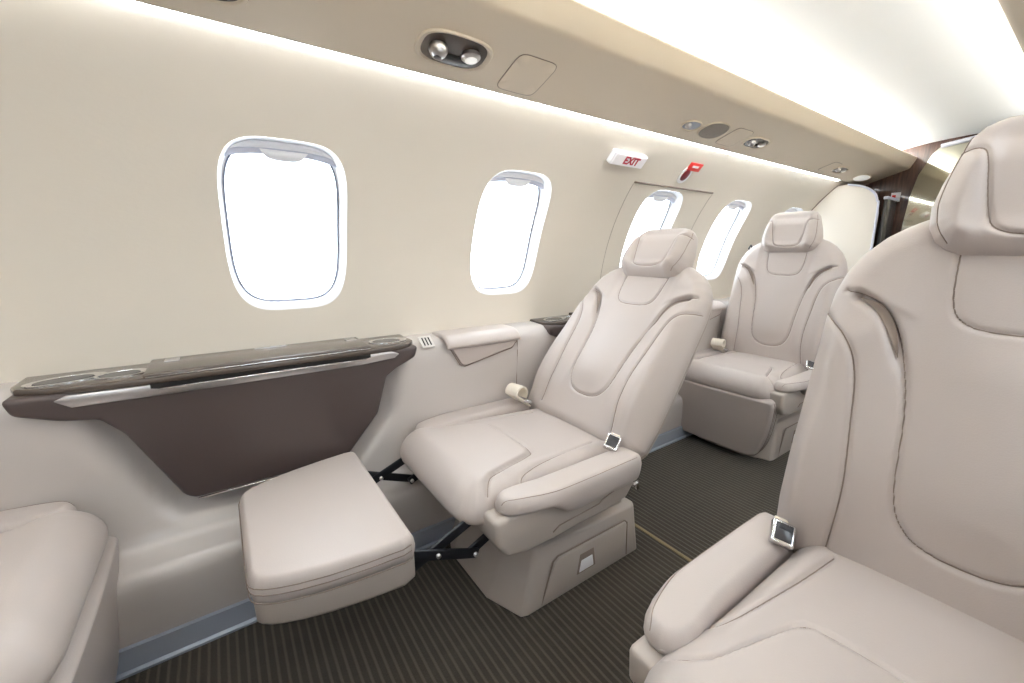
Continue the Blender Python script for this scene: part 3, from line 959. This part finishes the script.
TWO = (('_r', 1), ('_l', -1))
def seat(loc, rz, label, recline=9, slide=0.0, legup=False, web=-1, tilt=0.0, back=0.0, cf=0.0, cx=0.0, lift=0.0):
    t = empty('cabin_seat', loc, rz)
    tag(t, label, 'seat', 'leather cabin seats')
    ped = mobj('pedestal', ME['pedestal'], SHELL, t)
    mobj('pedestal_neck', ME['neckbox'], SHELL, ped)
    dw = mobj('drawer', ME['drawer_r'], SHELL, t)
    if web > 0: dw.scale = (-1, 1, 1)
    mobj('drawer_gap', ME['drawer_gap'], SEAM, dw)
    pr = mobj('pull_recess', ME['pull_recess'], SEAM, dw)
    mobj('handle', ME['pull'], WHITE, dw)
    up = 0.002
    sk = mobj('seat_frame', ME['skirt'], SHELL, t, (0, slide, up))
    cz = 0.338 + lift
    cu = mobj('seat_cushion', ME['cushion'], LEATHER, t, (cx, slide + cf, cz), (math.radians(tilt), 0, 0))
    mobj('seam', ME['cushion_seams'], SEAM, cu)
    for sfx, sgn in TWO:
        a = mobj('arm_pad', ME['arm' + sfx], LEATHER, t, (0, slide, 0.373 + lift))
        mobj('seam', ME['arm' + sfx + '_seam'], SEAM, a)
        h = mobj('arm_housing', ME['housing' + sfx], SHELL, t, (0, slide, 0))
        mobj('trim_line', ME['housing_line' + sfx], SEAM, h)
    # back
    by = 0.372 + slide + back
    th = -math.radians(recline)
    R = Matrix.Rotation(th, 4, 'X')
    base = Vector((0, by, 0.385))
    b = mobj('backrest', ME['backrest'], LEATHER, t, base, (th, 0, 0))
    mobj('seam', ME['back_seams'], SEAM, b)
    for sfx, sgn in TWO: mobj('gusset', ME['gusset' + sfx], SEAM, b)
    mobj('back_shell', ME['back_shell'], SHELL, t, base + R @ Vector((0, 0.024, 0)), (th, 0, 0))
    hh = base + R @ Vector((0, -0.032, 0.556))
    hr = mobj('headrest', ME['headrest'], LEATHER, t, hh, (th + math.radians(2), 0, 0))
    mobj('seam', ME['head_seams'], SEAM, hr)
    # belts
    sb = mobj('belt_buckle', ME['bk_frame'], CHROME, t, (-web * 0.222, by - 0.098, 0.418), (math.radians(40), math.radians(14), math.radians(30)))
    mobj('face', ME['bk_face'], SMOKE, sb); mobj('release_slot', ME['bk_slot'], BLACK, sb); mobj('strap', ME['bk_strap'], WEB, sb)
    bw = mobj('belt_webbing', ME['webroll'], WEB, t, (web * 0.226, by - 0.105, 0.408), (0, 0, math.radians(-web * 10))); bw.scale = (1.25, 1.25, 1.25)
    mobj('belt_tongue', ME['tongue'], CHROME, bw, (-web * 0.03, 0.012, 0.004), (0, 0.2, math.radians(-web * 60)))
    gp = base + R @ Vector((web * 0.215, 0.01, 0.585))
    mobj('belt_guide', ME['guide'], SMOKE, t, gp, (th, 0, 0))
    mobj('recline_lever', tube_mesh([[(-web * 0.262, 0.366 + slide, 0.288), (-web * 0.262, 0.384 + slide, 0.290), (-web * 0.262, 0.388 + slide, 0.268)]], 0.006, 8), CHROME, t)
    # leg rest
    if legup:
        lr = mobj('leg_rest', ME['leg_pad'], LEATHER, t, (-0.008, -0.275, 0.351), (math.radians(1.5), 0, 0))
    else:
        lr = mobj('leg_rest', ME['leg_pad'], LEATHER, t, (0, -0.112 + slide + cf, 0.330), (math.radians(97), 0, 0)); lr.scale = (1.06, 1, 1)
    mobj('seam', ME['leg_lines'], SEAM, lr)
    mobj('leg_rest_shell', ME['leg_shell'], SHELL, lr)
    if legup:
        for sgn in (1, -1):
            x = sgn * 0.19
            for (p, q, dx) in (((-0.285, 0.272), (-0.10, 0.345), 0), ((-0.285, 0.318), (-0.128, 0.252), 0.012), ((-0.128, 0.252), (0.02, 0.318), 0.0)):
                a = Vector((x + sgn * dx, p[0], p[1])); c = Vector((x + sgn * dx, q[0], q[1]))
                d = c - a; ang = math.atan2(d.z, d.y)
                bm = bmesh.new(); bm_box(bm, (0, 0, 0), (0.009, d.length + 0.018, 0.024), None, 0.003, 2)
                me = bm_mesh(bm)
                mobj('linkage_arm', me, BLACK, t, (a + c) / 2, (ang, 0, 0))
            for (py, pz) in ((-0.222, 0.292), (-0.128, 0.252)):
                mobj('pivot', tube_mesh([[(x - sgn * 0.010, py, pz), (x + sgn * 0.022, py, pz)]], 0.0055, 10), SILVER, t)
    return t

seat((-0.954, 0.546, 0), 0, 'reclined pale leather seat with its leg rest raised, beside the side console', 37, 0.0, True, -1, tilt=-3.5, back=0.04, cf=-0.02, cx=-0.01)
seat((-0.973, 1.985, 0), 0, 'upright pale leather seat by the far windows, leg rest folded down', 9, 0.0, False, -1)
seat((-0.056, 0.555, 0), 0, 'large upright pale leather seat nearest the viewer on the right', 9, 0.0, False, 1, cf=-0.03)
seat((-0.955, -0.400, 0), PI, 'pale leather seat cut off at the lower left, facing the raised leg rest', 9, 0.0, False, 1, tilt=-5.0, cf=-0.004, lift=0.02)

# ================================================================== CEILING PANEL FITTINGS
def val_frame(x, y):
    """frame on the underside of the left valance: origin, matrix (local x across, y along, z down out of the surface)"""
    z = 1.3665 + (x + 1.02) * (1.4315 - 1.3665) / (1.02 - 0.828)
    a = math.atan2(1.4315 - 1.3665, 1.02 - 0.828)
    ex = Vector((math.cos(a), 0, math.sin(a))); ey = Vector((0, 1, 0)); ez = Vector((math.sin(a), 0, -math.cos(a)))
    M = Matrix((( -ex.x, ey.x, ez.x, x), (-ex.y, ey.y, ez.y, y), (-ex.z, ey.z, ez.z, z), (0, 0, 0, 1)))
    return M
def stadium(a, b, n=40, e=3.0):
    out = []
    for i in range(n):
        t = 2 * PI * i / n
        c, s = math.cos(t), math.sin(t)
        out.append((b * math.copysign(abs(c) ** (2 / e), c), a * math.copysign(abs(s) ** (2 / e), s)))
    return out
def loft_rings(rings):
    V, F = [], []
    n = len(rings[0])
    for r in rings: V += r
    for q in range(len(rings) - 1):
        for i in range(n):
            j = (i + 1) % n
            F.append((q * n + i, q * n + j, (q + 1) * n + j, (q + 1) * n + i))
    F.append(tuple(range((len(rings) - 1) * n, len(rings) * n)))
    bm = bmesh.new(); bm.from_mesh(mesh('l', V, F))
    return bm_mesh(bm, angle=40)
def plate(outline, levels):
    return loft_rings([[(x * k, y * k, z) for x, y in outline] for k, z in levels])

def psu(x, y, a, b, label, name='air_vent_panel', e=3.2, nozzle=True):
    t = empty(name); t.matrix_world = val_frame(x, y)
    tag(t, label, 'panel light')
    o = stadium(a, b, e=e)
    mobj('bezel', plate(o, [(1.0, -0.001), (1.0, 0.003), (0.97, 0.0055), (0.90, 0.005), (0.86, 0.0015), (0.85, 0.001)]), VALM, t)
    mobj('well', plate(o, [(0.85, 0.0010), (0.80, 0.0013), (0.4, 0.0015)]), STEEL if not nozzle else GLOSSB, t)
    k = b / 0.042
    if nozzle:
        bx = bmesh.new(); bm_box(bx, (0.014 * k, 0.005, 0.003), (0.012 * k, a * 0.85, 0.003), None, 0.001, 2)
        mobj('dark_slot', bm_mesh(bx), DARK, t)
    me = lathe_mesh([(0.017 * k, 0.0), (0.018 * k, 0.008 * k), (0.014 * k, 0.016 * k), (0.010 * k, 0.020 * k), (0.007 * k, 0.021 * k), (0.006 * k, 0.015 * k), (0.0, 0.0145 * k)], 28)
    g = mobj('air_nozzle', me, SILVER, t, (-0.002, -a * 0.45, 0.0015), (0.15, 0.25, 0))
    me = lathe_mesh([(0.0055 * k, 0.0), (0.0055 * k, 0.0155 * k), (0, 0.0156 * k)], 20)
    mobj('nozzle_core', me, DARK, g)
    if nozzle:
        me = lathe_mesh([(0.018 * k, 0.0), (0.019 * k, 0.006 * k), (0.015 * k, 0.010 * k), (0.0, 0.0115 * k)], 28)
        l_ = mobj('reading_lamp', me, SILVER, t, (-0.004, a * 0.42, 0.0015), (0, 0.2, 0))
        mobj('lens', lathe_mesh([(0.012 * k, 0.0095 * k), (0.012 * k, 0.0118 * k), (0, 0.0128 * k)], 24), LAMP, l_)
    return t
psu(-0.943, 0.502, 0.092, 0.050, 'large beige service panel with air nozzle and reading lamp above the first seats', e=2.9)
psu(-0.949, 0.031, 0.075, 0.042, 'service panel at the very top edge, only its rim in view', e=2.9)
psu(-0.955, 1.45, 0.050, 0.027, 'small oval air nozzle fitting just before the grey speaker grille', nozzle=False, e=2.3)
psu(-0.949, 1.908, 0.088, 0.036, 'service panel with nozzle and lamp just past the grey speaker grille', e=2.6)
psu(-0.961, 2.877, 0.085, 0.030, 'service panel with nozzle and lamp farthest down the valance', e=2.6)

def access(x, y, a, b, label):
    t = empty('access_cover'); t.matrix_world = val_frame(x, y)
    tag(t, label, 'cover', 'flush access covers')
    o = stadium(a, b, e=6, n=64)
    mobj('lid', plate(o, [(1.0, -0.001), (1.0, 0.0012), (0.985, 0.0020), (0.5, 0.0021)]), VALM, t)
    mobj('edge_gap', tube_mesh([[(p[0] * 1.012, p[1] * 1.012, 0.0008) for p in o]], 0.0009, 5, True), SEAM, t)
access(-0.953, 0.713, 0.060, 0.062, 'flush square access cover beside the large service panel')
access(-0.953, 1.741, 0.060, 0.052, 'flush access cover between the speaker grille and the next service panel')
access(-0.961, 2.733, 0.05, 0.042, 'flush access cover before the farthest service panel')
t = empty('speaker'); t.matrix_world = val_frame(-0.949, 1.584)
tag(t, 'oval grey speaker grille in the beige valance', 'speaker')
mobj('bezel', plate(stadium(0.072, 0.047, e=2.4), [(1.0, -0.001), (1.0, 0.003), (0.96, 0.0045), (0.92, 0.003)]), VALM, t)
mobj('grille', plate(stadium(0.072, 0.047, e=2.4), [(0.93, 0.0028), (0.90, 0.0045), (0.4, 0.0052)]), GRILLE, t)
t = empty('entry_lamp'); t.matrix_world = val_frame(-0.972, 3.258)
tag(t, 'small lit oval lamp at the far end of the valance', 'light')
mobj('bezel', plate(stadium(0.10, 0.036, e=2.2), [(1.0, -0.001), (1.0, 0.003), (0.93, 0.004), (0.90, 0.003)]), VALM, t)
mobj('lens', plate(stadium(0.10, 0.036, e=2.2), [(0.91, 0.0025), (0.88, 0.0042), (0.4, 0.005)]), LAMP, t)

# ================================================================== SIGNS ON THE WALL
def wall_frame(y, z):
    th = math.asin((z - Z0) / RW)
    p = Vector(wallpt(y, th, -1))
    nrm = Vector((math.cos(th), 0, -math.sin(th)))       # into the cabin
    along = Vector((0, 1, 0)); upv = nrm.cross(along)
    if upv.z < 0: upv = -upv
    M = Matrix(((along.x, upv.x, nrm.x, p.x), (along.y, upv.y, nrm.y, p.y), (along.z, upv.z, nrm.z, p.z), (0, 0, 0, 1)))
    return M
def text(body, size, m, parent, loc, name='lettering', ext=0.0004, sx=1.0, off=0.0):
    cu = bpy.data.curves.new(name, 'FONT')
    cu.body = body; cu.size = size; cu.align_x = 'CENTER'; cu.align_y = 'CENTER'; cu.extrude = ext; cu.offset = off
    o = bpy.data.objects.new('tmp', cu); COL.objects.link(o)
    dg = bpy.context.evaluated_depsgraph_get()
    me = bpy.data.meshes.new_from_object(o.evaluated_get(dg))
    bpy.data.objects.remove(o)
    me.transform(Matrix.Diagonal((sx, 1, 1, 1)))
    me.materials.clear()
    return mobj(name, me, m, parent, loc)
t = empty('exit_sign'); t.matrix_world = wall_frame(1.325, 1.297)
tag(t, 'white lit EXIT sign with red letters above the door seam', 'sign')
bx = bmesh.new(); bm_box(bx, (0, 0, 0.010), (0.184, 0.050, 0.024), None, 0.005, 3)
mobj('housing', bm_mesh(bx), WHITE, t)
bx = bmesh.new(); bm_box(bx, (0, 0, 0.0235), (0.172, 0.042, 0.003), None, 0.001, 2)
fc = mobj('face', bm_mesh(bx), EXITW, t)
tx = text('EXIT', 0.040, EXITR, fc, (0.010, 0, 0.0254), ext=0.0006, off=0.0014)
tx.data.transform(Matrix.Scale(1.0, 4))

t = empty('emergency_handle'); t.matrix_world = wall_frame(1.735, 1.286)
tag(t, 'dark red oval door handle in white rim under a red tag', 'handle')
ov = [(p[1] + 0.0, p[0]) for p in stadium(0.034, 0.040, e=2.3)]
mobj('rim', plate([(x + 0.0, y - 0.012) for x, y in [(q[0], q[1]) for q in ov]], [(1.0, -0.001), (1.0, 0.004), (0.9, 0.005), (0.78, 0.004)]), WHITE, t)
mobj('grip', plate([(x * 0.66, y * 0.66 - 0.012) for x, y in ov], [(1.0, 0.002), (0.98, 0.005), (0.6, 0.008)]), DRED, t)
bx = bmesh.new(); bm_box(bx, (0.026, 0.030, 0.003), (0.090, 0.036, 0.004), None, 0.001, 2)
tg = mobj('tag', bm_mesh(bx), RED, t)
box('pale_mark', (0.026, 0.032, 0.0052), (0.044, 0.010, 0.001), WHITE, tg, bev=0.0003)

# ================================================================== FORWARD END
# cream partition standing in from the wall, with its white edge trim
P = [(-1.372, 0.0)] + [(wx(z) - 0.003, z) for z in np.linspace(0.5, 1.345, 20)] + [(-1.03, 1.350), (-0.95, 1.328), (-0.895, 1.288), (-0.873, 1.24), (-0.864, 1.17), (-0.855, 0.0)]
pt = mobj('trim_6', prism_mesh(P, 'y', 3.245, 3.275, bev=0.0), WALLM)
tag(pt, kind='structure')
edge = crom([(-1.03, 3.243, 1.350), (-0.95, 3.243, 1.328), (-0.895, 3.243, 1.288), (-0.873, 3.243, 1.24), (-0.864, 3.243, 1.17), (-0.857, 3.243, 0.6), (-0.855, 3.243, 0.02)], 6)
mobj('white_edge', tube_mesh([edge], 0.006, 8), LILAC, pt)
sm = [wallpt(3.243, t, -1, RW - 0.001) for t in np.linspace(math.asin((0.66 - Z0) / RW), math.asin((1.35 - Z0) / RW), 24)]
mobj('wall_joint', tube_mesh([sm], 0.004, 6), SEAM, pt)
# grey screen panel beside the partition, with pale top rail
t = empty('folding_screen', (-0.845, 3.38, 1.0))
tag(t, 'dark grey screen with a pale top rail beyond the cream partition', 'screen')
box('screen_panel', (0, 0, 0.03), (0.016, 0.19, 0.44), SMOKE, t, bev=0.004)
box('top_rail', (0, 0, 0.257), (0.024, 0.20, 0.016), LILAC, t, bev=0.004)
# tinted mirror on the front wall
mp = [(-0.80, 0.55), (-0.795, 1.10), (-0.785, 1.27), (-0.765, 1.39), (-0.72, 1.50), (-0.69, 1.535), (-0.52, 1.56), (-0.30, 1.55), (-0.16, 1.50), (-0.15, 0.55)]
t = empty('mirror_panel', (-0.5, YF - 0.01, 1.0))
tag(t, 'tinted mirror panel on the dark veneer wall behind the near headrest', 'mirror')
me = prism_mesh(mp, 'y', YF - 0.02, YF - 0.002); me.transform(Matrix.Translation((0.5, -YF + 0.01, -1.0)))
mobj('mirror_glass', me, MIRROR, t)
me = tube_mesh([[(x + 0.5, -0.013, z - 1.0) for x, z in mp[5:9]]], 0.012, 6)
mobj('top_trim', me, LILAC, t)
t = empty('safety_sign', (-0.855, YF - 0.004, 1.275))
tag(t, 'small white placard with red mark on the dark veneer', 'sign')
box('card', (0, 0, 0), (0.045, 0.004, 0.055), WHITE, t, bev=0.001)
box('red_mark', (-0.008, -0.002, -0.004), (0.018, 0.003, 0.034), RED, t, bev=0.001)

# ================================================================== LIGHT, CAMERA
w = bpy.data.worlds.new('overcast daylight'); SC.world = w
w.use_nodes = True
bg = w.node_tree.nodes['Background']
bg.inputs[0].default_value = (0.87, 0.945, 1.0, 1); bg.inputs[1].default_value = 5.0

cam = bpy.data.cameras.new('camera'); co = bpy.data.objects.new('camera', cam); COL.objects.link(co)
F_ = 416.0
pitch = math.atan((341.5 - 251.0) / F_); yaw = math.atan2(608.0, math.hypot(F_, 90.5))
fh = Vector((-math.sin(yaw), math.cos(yaw), 0)); Rv = Vector((math.cos(yaw), math.sin(yaw), 0))
fw = fh * math.cos(pitch) + Vector((0, 0, -math.sin(pitch)))
Uv = Rv.cross(fw)
co.matrix_world = Matrix(((Rv.x, Uv.x, -fw.x, 0), (Rv.y, Uv.y, -fw.y, 0), (Rv.z, Uv.z, -fw.z, 0.95), (0, 0, 0, 1)))
cam.sensor_width = 36.0; cam.sensor_fit = 'HORIZONTAL'
cam.lens = F_ * 36.0 / 1024.0
cam.clip_start = 0.01
SC.camera = co

vs = SC.view_settings
SC.display_settings.display_device = 'sRGB'
vs.view_transform = 'Standard'; vs.look = 'None'; vs.gamma = 1.0; vs.exposure = 0.40
try: vs.use_curve_mapping = False
except Exception: pass
try:
    SC.cycles.use_denoising = True
    SC.cycles.max_bounces = 14; SC.cycles.diffuse_bounces = 8
    SC.cycles.sample_clamp_indirect = 6.0
    SC.cycles.caustics_reflective = False; SC.cycles.caustics_refractive = False
except Exception: pass
